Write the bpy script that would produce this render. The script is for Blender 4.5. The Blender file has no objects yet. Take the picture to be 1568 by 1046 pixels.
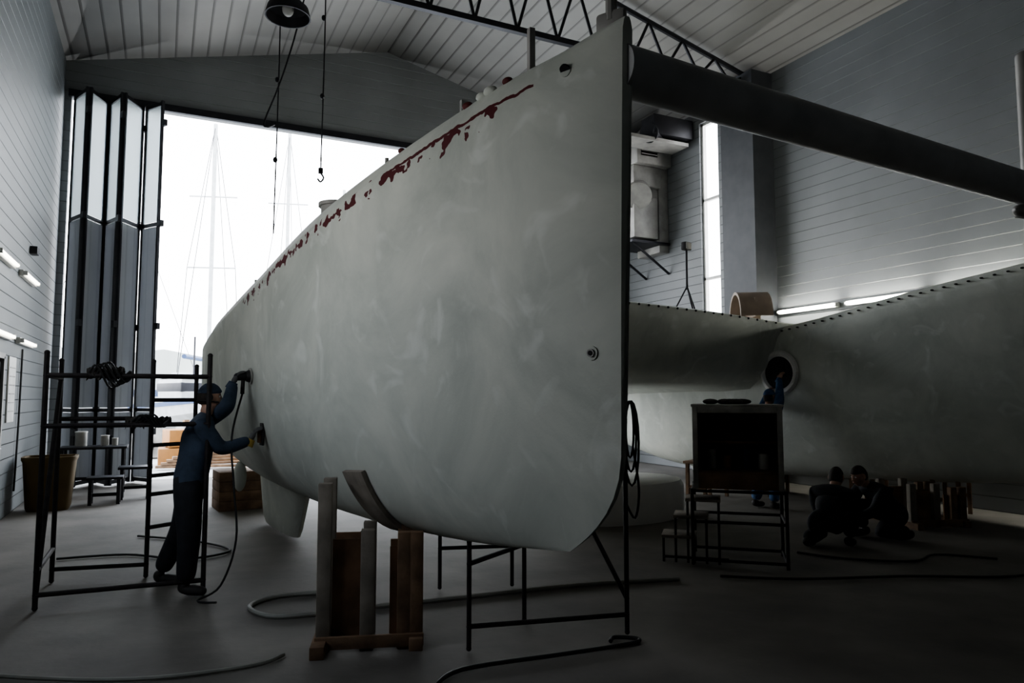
import bpy,bmesh,math,random
from mathutils import Vector,Matrix
random.seed(3)
YAW=math.radians(25.9)
hx,hy=math.sin(YAW),math.cos(YAW)
def C(L,Z,h=0.0): return Vector((L*hy+Z*hx,-L*hx+Z*hy,h))
CAMH=1.65
# ------------------------------------------------------------ materials
def newmat(name):
    m=bpy.data.materials.new(name); m.use_nodes=True
    nt=m.node_tree; b=nt.nodes['Principled BSDF']; return m,nt,b
def mat(name,col,rough=.6,metal=0,var=.15,vscale=4,bump=0,bscale=30,emit=0,trans=0):
    m,nt,b=newmat(name)
    b.inputs['Roughness'].default_value=rough; b.inputs['Metallic'].default_value=metal
    tc=nt.nodes.new('ShaderNodeTexCoord'); n=nt.nodes.new('ShaderNodeTexNoise')
    n.inputs['Scale'].default_value=vscale; n.inputs['Detail'].default_value=5
    nt.links.new(tc.outputs['Object'],n.inputs['Vector'])
    r=nt.nodes.new('ShaderNodeValToRGB')
    r.color_ramp.elements[0].position=.3; r.color_ramp.elements[1].position=.7
    r.color_ramp.elements[0].color=tuple(c*(1-var) for c in col)+(1,)
    r.color_ramp.elements[1].color=tuple(min(1,c*(1+var)) for c in col)+(1,)
    nt.links.new(n.outputs['Fac'],r.inputs['Fac']); nt.links.new(r.outputs['Color'],b.inputs['Base Color'])
    if bump:
        n2=nt.nodes.new('ShaderNodeTexNoise'); n2.inputs['Scale'].default_value=bscale; n2.inputs['Detail'].default_value=4
        nt.links.new(tc.outputs['Object'],n2.inputs['Vector'])
        bp=nt.nodes.new('ShaderNodeBump'); bp.inputs['Strength'].default_value=bump; bp.inputs['Distance'].default_value=.01
        nt.links.new(n2.outputs['Fac'],bp.inputs['Height']); nt.links.new(bp.outputs['Normal'],b.inputs['Normal'])
    if emit:
        b.inputs['Emission Color'].default_value=tuple(col)+(1,); b.inputs['Emission Strength'].default_value=emit
    if trans:
        b.inputs['Transmission Weight'].default_value=trans
    return m
def mat_siding(name,col,axis,pitch,gw=.08,dark=.45,rough=.5,bumpd=.02,metal=0.0,transl=0):
    m,nt,b=newmat(name); b.inputs['Roughness'].default_value=rough; b.inputs['Metallic'].default_value=metal
    N=nt.nodes.new; lk=nt.links.new
    tc=N('ShaderNodeTexCoord'); sp=N('ShaderNodeSeparateXYZ'); lk(tc.outputs['Object'],sp.inputs[0])
    d=N('ShaderNodeMath'); d.operation='DIVIDE'; d.inputs[1].default_value=pitch; lk(sp.outputs[axis],d.inputs[0])
    f=N('ShaderNodeMath'); f.operation='FRACT'; lk(d.outputs[0],f.inputs[0])
    mr=N('ShaderNodeMapRange'); mr.inputs['From Min'].default_value=0; mr.inputs['From Max'].default_value=gw
    lk(f.outputs[0],mr.inputs['Value'])
    n=N('ShaderNodeTexNoise'); n.inputs['Scale'].default_value=.8; n.inputs['Detail'].default_value=4; lk(tc.outputs['Object'],n.inputs['Vector'])
    r=N('ShaderNodeValToRGB'); r.color_ramp.elements[0].position=.3;r.color_ramp.elements[1].position=.7
    r.color_ramp.elements[0].color=tuple(c*.86 for c in col)+(1,); r.color_ramp.elements[1].color=tuple(min(1,c*1.08) for c in col)+(1,)
    lk(n.outputs['Fac'],r.inputs['Fac'])
    mx=N('ShaderNodeMix'); mx.data_type='RGBA'
    mx.inputs['A'].default_value=tuple(c*dark for c in col)+(1,)
    lk(mr.outputs[0],mx.inputs['Factor']); lk(r.outputs['Color'],mx.inputs['B']); lk(mx.outputs['Result'],b.inputs['Base Color'])
    bp=N('ShaderNodeBump'); bp.inputs['Strength'].default_value=.7; bp.inputs['Distance'].default_value=bumpd
    lk(mr.outputs[0],bp.inputs['Height']); lk(bp.outputs['Normal'],b.inputs['Normal'])
    if transl:
        t=N('ShaderNodeBsdfTranslucent'); t.inputs['Color'].default_value=(.8,.82,.85,1)
        ms=N('ShaderNodeMixShader'); ms.inputs[0].default_value=transl
        lk(b.outputs[0],ms.inputs[1]); lk(t.outputs[0],ms.inputs[2]); lk(ms.outputs[0],nt.nodes['Material Output'].inputs[0])
    return m
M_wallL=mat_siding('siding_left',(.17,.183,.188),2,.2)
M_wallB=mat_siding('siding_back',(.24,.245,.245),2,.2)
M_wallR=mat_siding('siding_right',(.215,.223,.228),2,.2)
M_ceil=mat_siding('ceiling_ribs',(.31,.30,.28),0,.3,gw=.16,dark=.4)
M_floor=mat('concrete_floor',(.165,.152,.136),.75,0,.3,1.1,.35,12)
M_steel=mat('dark_steel',(.035,.035,.04),.5,.6)
M_rust=mat('rusty_scaffold',(.03,.025,.025),.7,.3,.5,14)
M_wood=mat('old_timber',(.20,.125,.075),.8,0,.4,6,.4,30)
M_woodg=mat('grey_timber',(.25,.22,.185),.8,0,.3,6,.4,30)
M_ply=mat('dirty_plywood',(.20,.115,.065),.8,0,.5,4,.3,20)
M_black=mat('black_rubber',(.015,.015,.015),.6)
M_dark=mat('dark_interior',(.008,.008,.009),.8)
M_tube=mat('fluorescent_tube',(1,.98,.86),.5,0,0,emit=7)
M_tubeR=mat('fluorescent_tube_bright',(1,1,.92),.5,0,0,emit=85)
M_white=mat('white_paint',(.7,.69,.66),.5)
M_duct=mat('painted_duct',(.33,.32,.30),.5,.1,.3,3)
M_alu=mat('aluminium',(.5,.5,.52),.35,.9)
M_doorp=mat_siding('door_panel_ribs',(.3,.305,.31),0,.12,gw=.25,dark=.7,transl=.19)
M_glass,_nt,_b=newmat('translucent_glazing')
_b.inputs['Base Color'].default_value=(.6,.66,.68,1);_b.inputs['Roughness'].default_value=.4
_b.inputs['Transmission Weight'].default_value=.6
M_skin=mat('skin',(.48,.29,.21),.55,0,.08,20)
M_navy=mat('navy_jacket',(.045,.065,.10),.85,0,.3,12,.5,25)
M_blue=mat('blue_overall',(.06,.13,.26),.85,0,.3,12,.5,25)
M_jean=mat('dark_trousers',(.018,.02,.025),.85,0,.3,12,.5,25)
M_boot=mat('work_boot',(.03,.027,.025),.7)
M_hair=mat('dark_hair',(.03,.022,.018),.8,0,.3,40)
M_glove=mat('grey_glove',(.10,.10,.10),.8)
M_cuff=mat('ochre_cuff',(.45,.32,.08),.8)
M_mask=mat('respirator_rubber',(.14,.15,.16),.5)
M_eye=mat('eye_white',(.8,.8,.78),.3); M_iris=mat('iris',(.05,.03,.02),.3); M_lip=mat('lip',(.35,.14,.11),.5)
M_rag=mat('dirty_rag',(.05,.045,.04),.9,0,.4,15,.6,20)
M_hose=mat('air_hose',(.28,.28,.25),.6)
M_yellow=mat('yellow_plastic',(.10,.065,.02),.7)
M_orange=mat('orange_crate',(.30,.13,.03),.6)
M_beige=mat('beige_gelcoat',(.42,.33,.26),.5)
M_quay=mat('quay_asphalt',(.45,.44,.42),.8,0,.2,.3)
M_hill=mat('hazy_hill',(.26,.28,.27),.9,0,.3,.05)
M_boatw=mat('weathered_boat_white',(.42,.43,.43),.5)
M_boatb=mat('boat_blue_stripe',(.02,.05,.13),.5)
M_red=mat('red_primer',(.09,.008,.008),.7)

# fairing compound hull material with red filler patches
def hull_mat(name,red):
    m,nt,b=newmat(name); N=nt.nodes.new; lk=nt.links.new
    b.inputs['Roughness'].default_value=.65
    tc=N('ShaderNodeTexCoord')
    n=N('ShaderNodeTexNoise'); n.inputs['Scale'].default_value=1.1; n.inputs['Detail'].default_value=7; n.inputs['Roughness'].default_value=.65; n.inputs['Distortion'].default_value=.6
    lk(tc.outputs['Object'],n.inputs['Vector'])
    r=N('ShaderNodeValToRGB'); e=r.color_ramp.elements
    e[0].position=.32; e[0].color=(.44,.465,.42,1); e[1].position=.68; e[1].color=(.64,.65,.585,1)
    e2=e.new(.5); e2.color=(.55,.57,.515,1)
    lk(n.outputs['Fac'],r.inputs['Fac'])
    # sanding smears: pale soft patches
    n4=N('ShaderNodeTexNoise'); n4.inputs['Scale'].default_value=2.6; n4.inputs['Detail'].default_value=3; n4.inputs['Distortion'].default_value=1.5; lk(tc.outputs['Object'],n4.inputs['Vector'])
    mr=N('ShaderNodeMapRange'); mr.inputs['From Min'].default_value=.58; mr.inputs['From Max'].default_value=.72; mr.inputs['To Max'].default_value=.5; lk(n4.outputs['Fac'],mr.inputs['Value'])
    m5=N('ShaderNodeMix'); m5.data_type='RGBA'; m5.inputs['B'].default_value=(.74,.755,.71,1); lk(mr.outputs[0],m5.inputs['Factor']); lk(r.outputs['Color'],m5.inputs['A'])
    out=m5.outputs['Result']
    n3=N('ShaderNodeTexNoise'); n3.inputs['Scale'].default_value=70; n3.inputs['Detail'].default_value=3; lk(tc.outputs['Object'],n3.inputs['Vector'])
    bp=N('ShaderNodeBump'); bp.inputs['Strength'].default_value=.25; bp.inputs['Distance'].default_value=.003
    lk(n3.outputs['Fac'],bp.inputs['Height']); lk(bp.outputs['Normal'],b.inputs['Normal'])
    if red:
        uv=N('ShaderNodeUVMap'); uv.uv_map='UVMap'; sp=N('ShaderNodeSeparateXYZ'); lk(uv.outputs[0],sp.inputs[0])
        def M(op,a,b_=None,c=None):
            k=N('ShaderNodeMath'); k.operation=op
            for i,v in enumerate((a,b_,c)):
                if v is None: continue
                if isinstance(v,(int,float)): k.inputs[i].default_value=v
                else: lk(v,k.inputs[i])
            return k.outputs[0]
        u=sp.outputs[0]; v=sp.outputs[1]
        def nz(su,sv,sc):
            cb=N('ShaderNodeCombineXYZ'); lk(M('MULTIPLY',u,su),cb.inputs[0]); lk(M('MULTIPLY',v,sv),cb.inputs[1])
            q=N('ShaderNodeTexNoise'); q.inputs['Scale'].default_value=sc; q.inputs['Detail'].default_value=2; lk(cb.outputs[0],q.inputs['Vector']); return q.outputs['Fac']
        n1=nz(7.5,8,1.4); n2=nz(2.2,2,1.3)
        lo=M('MULTIPLY',M('MAXIMUM',M('SUBTRACT',.78,u),0),2)
        hi=M('MULTIPLY',M('MAXIMUM',M('SUBTRACT',u,4.7),0),2)
        band=M('MULTIPLY',M('ABSOLUTE',M('SUBTRACT',v,.045)),3.0)
        val=M('SUBTRACT',M('SUBTRACT',M('SUBTRACT',n1,band),lo),hi)
        m1=M('GREATER_THAN',val,.465)
        wob=M('MULTIPLY',M('SUBTRACT',n1,.5),.05)
        m2=M('LESS_THAN',M('ABSOLUTE',M('ADD',M('SUBTRACT',v,.012),wob)),.009)
        m2=M('MULTIPLY',m2,M('GREATER_THAN',u,.5)); m2=M('MULTIPLY',m2,M('LESS_THAN',u,1.75))
        mm=M('MAXIMUM',m1,m2)
        mx=N('ShaderNodeMix'); mx.data_type='RGBA'; mx.inputs['B'].default_value=(.085,.005,.009,1)
        lk(mm,mx.inputs['Factor']); lk(out,mx.inputs['A']); out=mx.outputs['Result']
    lk(out,b.inputs['Base Color']); return m
M_hullL=hull_mat('fairing_compound_patched',True); M_hull=hull_mat('fairing_compound',False)

# ------------------------------------------------------------ mesh builder
class MB:
    def __init__(s): s.bm=bmesh.new(); s.mats=[]; s.uv=s.bm.loops.layers.uv.new('UVMap')
    def mi(s,m):
        if m not in s.mats: s.mats.append(m)
        return s.mats.index(m)
    def tag(s,vs,m):
        i=s.mi(m); fs={f for v in vs for f in v.link_faces}
        for f in fs: f.material_index=i; f.smooth=True
        return fs
    def box(s,c,size,m,rot=None,bevel=0.0):
        R=rot.to_4x4() if rot is not None else Matrix.Identity(4)
        M=Matrix.Translation(Vector(c))@R@Matrix.Diagonal((size[0],size[1],size[2],1))
        vs=bmesh.ops.create_cube(s.bm,size=1,matrix=M)['verts']; s.tag(vs,m)
        if bevel>0:
            es=list({e for v in vs for e in v.link_edges})
            r=bmesh.ops.bevel(s.bm,geom=es,offset=bevel,segments=2,affect='EDGES',profile=.5)
            for f in r['faces']: f.material_index=s.mi(m); f.smooth=True
    def tube(s,p0,p1,r,m,r2=None,seg=10,caps=True):
        p0=Vector(p0);p1=Vector(p1); d=p1-p0
        q=Vector((0,0,1)).rotation_difference(d.normalized())
        M=Matrix.Translation((p0+p1)/2)@q.to_matrix().to_4x4()
        vs=bmesh.ops.create_cone(s.bm,cap_ends=caps,segments=seg,radius1=r,radius2=r if r2 is None else r2,depth=d.length,matrix=M)['verts']
        s.tag(vs,m)
    def ell(s,c,rad,m,rot=None,u=16,v=10):
        R=rot.to_4x4() if rot is not None else Matrix.Identity(4)
        M=Matrix.Translation(Vector(c))@R@Matrix.Diagonal((rad[0],rad[1],rad[2],1))
        vs=bmesh.ops.create_uvsphere(s.bm,u_segments=u,v_segments=v,radius=1,matrix=M)['verts']; s.tag(vs,m); return vs
    def rag(s,c,size,m):
        # crumpled cloth draped over a rail: folded wavy sheet
        c=Vector(c); n=14; rings=[]
        ph=random.random()*6
        for i in range(n+1):
            x=(i/n-.5)*size*2; row=[]
            hh=size*(.75+.3*math.sin(i*1.3+ph))
            for j in range(9):
                t=j/8; a=math.pi*t
                yy=math.cos(a)*(.03+.012*math.sin(i*2.1+j)); zz=.03*math.sin(a)-hh*abs(t-.5)**1.5*1.3+.012*math.sin(i*1.7+j*1.1+ph)
                row.append(c+Vector((x+.01*math.sin(j*2+i),yy,zz)))
            row+= [p+Vector((0,0,-.012)) for p in reversed(row)]
            rings.append(row)
        s.loft(rings,m)
    def loft(s,rings,m,cap=True,close=True,uvs=None):
        i=s.mi(m); R=[[s.bm.verts.new(p) for p in r] for r in rings]; n=len(R[0]); k=n if close else n-1
        for a in range(len(R)-1):
            for b in range(k):
                c=(b+1)%n
                try: f=s.bm.faces.new((R[a][b],R[a][c],R[a+1][c],R[a+1][b]))
                except ValueError: continue
                f.material_index=i; f.smooth=True
                if uvs:
                    for l,(x,y) in zip(f.loops,((a,b),(a,c),(a+1,c),(a+1,b))): l[s.uv].uv=uvs[x][y]
        if cap:
            for r in (R[0],R[-1]):
                try: f=s.bm.faces.new(r); f.material_index=i
                except ValueError: pass
    def poly(s,pts,r,m,seg=8,sub=0):
        pts=[Vector(p) for p in pts]
        if sub:
            q=[]
            for i in range(len(pts)-1):
                p0=pts[max(i-1,0)];p1=pts[i];p2=pts[i+1];p3=pts[min(i+2,len(pts)-1)]
                for j in range(sub):
                    t=j/sub
                    q.append(.5*((2*p1)+(-p0+p2)*t+(2*p0-5*p1+4*p2-p3)*t*t+(-p0+3*p1-3*p2+p3)*t**3))
            q.append(pts[-1]); pts=q
        rings=[]; nrm=None
        for i,p in enumerate(pts):
            t=(pts[min(i+1,len(pts)-1)]-pts[max(i-1,0)]).normalized()
            if nrm is None:
                nrm=t.orthogonal().normalized()
            else:
                nrm=(nrm-t*nrm.dot(t)).normalized()
            b=t.cross(nrm)
            rings.append([p+(nrm*math.cos(2*math.pi*k/seg)+b*math.sin(2*math.pi*k/seg))*r for k in range(seg)])
        s.loft(rings,m)
    def prism(s,pts,off,m):
        pts=[Vector(p) for p in pts]; off=Vector(off)
        s.loft([pts,[p+off for p in pts]],m)
    def done(s,name,recenter=True,parent=None,angle=35):
        bmesh.ops.recalc_face_normals(s.bm,faces=s.bm.faces)
        for e in s.bm.edges:
            if len(e.link_faces)==2 and e.calc_face_angle(0)>math.radians(angle): e.smooth=False
        me=bpy.data.meshes.new(name)
        loc=Vector((0,0,0))
        if recenter:
            xs=[v.co for v in s.bm.verts]
            mn=Vector([min(v[i] for v in xs) for i in range(3)]); mx=Vector([max(v[i] for v in xs) for i in range(3)])
            loc=Vector(((mn.x+mx.x)/2,(mn.y+mx.y)/2,mn.z))
            bmesh.ops.translate(s.bm,verts=s.bm.verts,vec=-loc)
        s.bm.to_mesh(me); s.bm.free()
        for m in s.mats: me.materials.append(m)
        o=bpy.data.objects.new(name,me); o.location=loc; bpy.context.scene.collection.objects.link(o)
        if parent is not None: setpar(o,parent)
        return o
def setpar(o,p):
    o.parent=p; o.matrix_parent_inverse=Matrix.Translation(p.location).inverted()
def empty(name,loc):
    e=bpy.data.objects.new(name,None); e.location=loc; e.empty_display_size=.2
    bpy.context.scene.collection.objects.link(e); return e
def rz(a): return Matrix.Rotation(a,3,'Z')
def basis(x,y,z):
    return Matrix((x,y,z)).transposed()

# ------------------------------------------------------------ room shell
XL,XR,YB,YF=-1.9,10.9,16.0,-4.0
EAVE,RX,RH=8.2,4.5,9.75
T=.2
def roofz(x): return EAVE+(RH-EAVE)*(1-abs(x-RX)/(RX-XL))
m=MB(); m.box(((XL+XR)/2,(YB+YF)/2,-.1),(XR-XL+2*T,YB-YF+2*T,.2),M_floor); m.done('floor',False)
m=MB()
for (x0,x1) in ((XL-T,RX),(RX,XR+T)):
    z0,z1=roofz(x0),roofz(x1)
    m.prism([(x0,YF-T,z0),(x1,YF-T,z1),(x1,YF-T,z1+.25),(x0,YF-T,z0+.25)],(0,YB-YF+2*T,0),M_ceil)
m.done('ceiling',False)
def wallbox(m,x0,x1,y0,y1,z0,z1,mm): m.box(((x0+x1)/2,(y0+y1)/2,(z0+z1)/2),(x1-x0,y1-y0,z1-z0),mm)
# left wall; its unseen window is added and sized to light the port hull
m=MB(); W0,W1,WZ0,WZ1=3.4,5.8,2.4,3.4
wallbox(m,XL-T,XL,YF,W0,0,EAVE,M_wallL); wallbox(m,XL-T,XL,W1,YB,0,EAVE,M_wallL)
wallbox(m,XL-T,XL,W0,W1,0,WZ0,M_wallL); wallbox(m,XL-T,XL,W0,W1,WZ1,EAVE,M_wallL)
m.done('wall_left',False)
m=MB()
for k in range(4):
    y=W0+(W1-W0)*k/3; m.box((XL-.1,min(max(y,W0+.03),W1-.03),(WZ0+WZ1)/2),(.08,.06,WZ1-WZ0),M_duct)
for z in (WZ0+.03,WZ1-.03): m.box((XL-.1,(W0+W1)/2,z),(.08,W1-W0,.06),M_duct)
m.done('added_light_window',False)
# right wall with tall slot window
m=MB(); R0,R1,RZ0,RZ1=12.0,12.6,2.6,7.9
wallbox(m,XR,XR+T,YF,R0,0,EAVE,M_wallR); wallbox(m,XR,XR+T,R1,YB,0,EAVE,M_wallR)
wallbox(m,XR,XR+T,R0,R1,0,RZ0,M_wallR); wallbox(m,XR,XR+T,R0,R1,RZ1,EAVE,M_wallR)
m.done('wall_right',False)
m=MB()
for y in (R0+.03,R1-.03): m.box((XR+.1,y,(RZ0+RZ1)/2),(.08,.06,RZ1-RZ0),M_white)
for z in (RZ0+.03,4.3,6.1,RZ1-.03): m.box((XR+.1,(R0+R1)/2,z),(.08,R1-R0,.06),M_white)
m.done('window_2',False)
m=MB(); wallbox(m,XR-.55,XR,10.4,11.3,0,EAVE-.02,mat('dark_pilaster',(.07,.073,.08),.6)); m.done('trim_1',False)
# back wall (gable with tall door opening)
DX0,DX1,DH=-1.78,8.2,7.5
m=MB()
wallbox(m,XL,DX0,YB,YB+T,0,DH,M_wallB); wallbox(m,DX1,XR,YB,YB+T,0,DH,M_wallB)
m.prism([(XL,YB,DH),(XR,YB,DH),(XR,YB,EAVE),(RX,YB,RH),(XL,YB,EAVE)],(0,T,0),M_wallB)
m.done('wall_back',False)
m=MB(); m.prism([(XL,YF-T,0),(XR,YF-T,0),(XR,YF-T,EAVE),(RX,YF-T,RH),(XL,YF-T,EAVE)],(0,T,0),M_wallL); m.done('wall_front',False)
m=MB(); m.box(((DX0+DX1)/2,YB-.04,DH+.05),(DX1-DX0+.1,.08,.14),M_steel); m.done('trim_2',False)
# folding door stacked on the left of the opening
m=MB()
pts=[(-1.72,15.85),(-1.42,15.2),(-1.12,15.85),(-.85,15.2),(-.5,15.85),(-.14,15.3)]
for i in range(len(pts)-1):
    a=Vector((*pts[i],0));b=Vector((*pts[i+1],0)); d=(b-a); u_=d.normalized(); a=a+u_*.05; b=b-u_*.05; d=b-a
    L=d.length; ang=math.atan2(d.y,d.x); R=rz(ang); c=(a+b)/2
    H=DH-.06
    for t in (-1,1): m.box(c+R@Vector((t*(L/2-.02),0,0))+Vector((0,0,H/2+.02)),(.045,.05,H),M_steel,R)
    for z in (.08,1.4,5.0,H-.04): m.box(c+Vector((0,0,z)),(L-.08,.045,.07),M_steel,R)
    m.box(c+Vector((0,0,.74)),(L-.08,.02,1.24),M_doorp,R); m.box(c+Vector((0,0,3.2)),(L-.08,.02,3.5),M_doorp,R)
    m.box(c+Vector((0,0,6.2)),(L-.08,.012,2.3),M_glass,R)
    for z in (1.0,3.0,5.0,7.0): m.box(b+u_*.05+Vector((0,0,z)),(.12,.06,.12),M_steel,R)
m.done('door_1',False)
# roof truss
m=MB(); yT=10.7; zc=7.95
xs=[XL+.02+(XR-XL-.04)*k/16 for k in range(17)]
def tz(x): return roofz(x)-.12
m.box(((XL+XR)/2,yT,zc),(XR-XL-.02,.10,.10),M_steel)
for a,b in zip(xs[:-1],xs[1:]):
    A=Vector((a,yT,tz(a)));B_=Vector((b,yT,tz(b))); 
    m.tube(A,B_,.05,M_steel,seg=6)
    mid=(a+b)/2
    m.tube((a,yT,zc),(mid,yT,tz(mid)),.028,M_steel,seg=6); m.tube((mid,yT,tz(mid)),(b,yT,zc),.028,M_steel,seg=6)
m.done('roof_truss',False)
# ------------------------------------------------------------ wall lamps
def tube_lamp(x,y,z,side,mt,L=1.2):
    m=MB(); m.box((x+side*.03,y,z),(.06,L,.09),M_white,bevel=.01)
    m.tube((x+side*.085,y-L/2+.03,z),(x+side*.085,y+L/2-.03,z),.022,mt)
    for t in (-1,1): m.box((x+side*.07,y+t*(L/2-.03),z),(.07,.04,.06),M_white)
    m.done('fluorescent_wall_lamp',True)
for z in (3.42,2.45):
    for y in (9.2,11.0,12.8): tube_lamp(XL,y,z,1,M_tube)
for y in (4.9,6.5,8.1,9.65): tube_lamp(XR,y,3.3,-1,M_tubeR,1.4)

# ------------------------------------------------------------ catamaran
def Bt(s,o,z): return C(.564-.515*s+.857*o,3.3+.857*s+.515*o,z)
def herm(tab,x):
    if x<=tab[0][0]: return tab[0][1]
    if x>=tab[-1][0]: return tab[-1][1]
    n=len(tab)
    def sl(i):
        a=max(i-1,0);b=min(i+1,n-1); return (tab[b][1]-tab[a][1])/(tab[b][0]-tab[a][0])
    for i in range(n-1):
        if x<=tab[i+1][0]:
            h=tab[i+1][0]-tab[i][0]; t=(x-tab[i][0])/h
            return (2*t**3-3*t*t+1)*tab[i][1]+(t**3-2*t*t+t)*h*sl(i)+(-2*t**3+3*t*t)*tab[i+1][1]+(t**3-t*t)*h*sl(i+1)
Wt=[(0,.03),(.05,.055),(.15,.10),(.3,.155),(.6,.25),(1,.36),(2,.6),(3,.75),(4.5,.85),(6,.87),(7,.84),(8.5,.70),(10.3,.44)]
ZDt=[(0,3.47),(.6,3.43),(1,3.38),(2,3.21),(3,3.05),(4.5,2.79),(7,2.54),(8.5,2.48),(10.3,2.4)]
ZBL=[(0,.86),(.5,.82),(1.3,.75),(2.5,.67),(4,.63),(6,.66),(8,.82),(10.3,1.0)]
ZBR=[(0,.8),(1.5,.62),(3,.48),(4.5,.40),(6,.34),(8,.36),(10.3,.8)]
def sec(s,tau,zbt):
    w=herm(Wt,s); zd=herm(ZDt,s); zb=herm(zbt,s); e=min(.16,.06+max(s,0)*.4); zg=zd-e
    k=max(0,min(1,s/3)); n=2.0+1.7*k; tp=min(1,max(0,tau))
    lat=w*max(0,(1-tp**n))**(.5+.15*(1-k))
    z=zg-tau*(zg-zb)
    st=.02+.08*tau+.42*max(0,(tau-.78)/.22)**2.4
    return s+st*max(0,1-s/1.8)**1.5,lat,z,zg,zd,w
def surf(s,z,sgn,oc,zbt):
    lo,hi=0,1
    for _ in range(30):
        md=(lo+hi)/2
        if sec(s,md,zbt)[2]>z: lo=md
        else: hi=md
    def P(s_,t_):
        a=sec(s_,t_,zbt); return Bt(a[0],oc+sgn*a[1],a[2])
    p=P(s,lo); a=P(s+.02,lo)-P(s-.02,lo); b=P(s,min(lo+.01,1))-P(s,lo-.01)
    n=a.cross(b).normalized(); out=(Bt(0,sgn,0)-Bt(0,0,0))
    if n.dot(out)<0: n=-n
    return p,n
cat=empty('catamaran_yacht',Bt(5,4,0))
def build_hull(name,oc,outer,zbt,mt):
    ss=[0,.02,.05,.09,.15,.22,.3,.4,.5]+[.5+.15*k for k in range(1,66)]
    ss=[s for s in ss if s<=10.3]
    K=22; rings=[];uvs=[]
    for s in ss:
        ring=[];uv=[]
        def add(lat,z,sg,v,se=None):
            ring.append(Bt(se if se is not None else s,oc+sg*lat,z)); uv.append((s,v))
        a0=sec(s,0,zbt); w=a0[5];zd=a0[4];zg=a0[3];e=min(.11,.55*w); s0=a0[0]
        add(0,zd+.03*min(1,w/.4),outer,-1,s0)
        add((w-e)*.7,zd+.02*min(1,w/.4),outer,-.6,s0)
        add(w-e,zd,outer,-.2,s0); add(w-e*.55,zd-(zd-zg)*.3,outer,-.12,s0); add(w-e*.15,zg+(zd-zg)*.15,outer,-.03,s0)
        taus=[math.sin(math.pi/2*k/K) for k in range(K+1)]
        for t in taus:
            a=sec(s,t,zbt); add(a[1],a[2],outer,zg-a[2],a[0])
        for t in reversed(taus[:-1]):
            a=sec(s,t,zbt); add(a[1],a[2],-outer,5,a[0])
        add(w-e*.15,zg+(zd-zg)*.15,-outer,5,s0); add(w-e*.55,zd-(zd-zg)*.3,-outer,5,s0); add(w-e,zd,-outer,5,s0); add((w-e)*.7,zd+.02*min(1,w/.4),-outer,5,s0)
        rings.append(ring);uvs.append(uv)
    m=MB(); m.loft(rings,mt,uvs=uvs); return m.done(name,True,cat,angle=50)
SEP=8.0
build_hull('hull_port',0,-1,ZBL,M_hullL)
build_hull('hull_starboard',SEP,1,ZBR,M_hull)
# stub keels
def keel(name,oc,s0,s1,zt,zb,t):
    rings=[]
    for k in range(9):
        f=k/8; z=zt+(zb-zt)*f; a=s0+.45*f**1.0; b=s1-.3*f; th=t*(1-.25*f)*(1 if k<8 else .75)
        rings.append([Bt(a+(b-a)*(.5-.5*math.cos(math.pi*j/10)),oc+th*max(0,math.sin(math.pi*j/10))**.8,z) for j in range(11)]+
                     [Bt(a+(b-a)*(.5-.5*math.cos(math.pi*j/10)),oc-th*max(0,math.sin(math.pi*j/10))**.8,z) for j in range(9,0,-1)])
    m=MB(); m.loft(rings,M_hull); return m.done(name,True,cat,angle=60)
keel('keel_port',0,5.35,7.6,.8,.06,.17)
keel('keel_starboard',SEP,5.5,7.8,.5,.06,.17)
m=MB(); m.ell(Bt(7.0,-.42,.66),(.08,.08,.19),M_hull); m.done('saildrive_pod',True,cat)
# bridge deck
rings=[]
for j in range(41):
    f=j/40; o=.35+(SEP-.7)*f; d=min(o-.35,SEP-.35-o); fr=math.exp(-d/.45); 
    sf=5.0-.35*fr; dz=-.45*math.exp(-d/.3)
    z1=2.80+.22*(1-math.exp(-d/1.4))
    prof=[(9.9,z1),(7,z1+.05),(sf+.7,z1+.02),(sf+.15,z1-.02),(sf+.02,z1-.06),(sf,z1-.12),(sf+.03,z1-.3),(sf+.15,z1-.6),(sf+.3,2.05+dz*.6),(sf+.6,1.86+dz),(sf+1.2,1.82+dz),(8,1.84+dz),(9.9,1.9+dz)]
    rings.append([Bt(a,o,b) for a,b in prof])
m=MB(); m.loft(rings,M_hull)
for j in range(36):
    f=j/35; o=.8+(SEP-1.7)*f; d=min(o-.35,SEP-.35-o); sf=5.0-.35*math.exp(-d/.45)
    m.ell(Bt(sf+.01,o,2.80+.22*(1-math.exp(-d/1.4))-.07),(.018,.018,.018),M_dark,u=8,v=6)
m.done('bridge_deck',True,cat)
# coachroof
rings=[]
for k in range(7):
    f=[0,.3,.6,.85,.95,1,1][k]; z=2.95+.36*f; ins=[0,.05,.12,.25,.4,.6,1.2][k]
    a,b,c,d=6.4+ins*1.5,9.7-ins*.3,2.2+ins,SEP-1.7-ins
    ring=[]
    for q in range(24):
        t=2*math.pi*q/24; cx,sx=math.cos(t),math.sin(t)
        ring.append(Bt((a+b)/2+(b-a)/2*math.copysign(abs(cx)**.5,cx),(c+d)/2+(d-c)/2*math.copysign(abs(sx)**.5,sx),z))
    rings.append(ring)
m=MB(); m.loft(rings,M_hull); m.done('coachroof',True,cat)
# starboard gunwale bolt rail
m=MB()
for j in range(60):
    s=.8+j*.14; a=sec(s,0,ZBR); p=Bt(a[0],SEP-(a[5]-.03),a[4]-.07)
    m.ell(p,(.022,.022,.012),M_dark,u=8,v=6)
m.done('toe_rail_bolts',True,cat)
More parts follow.
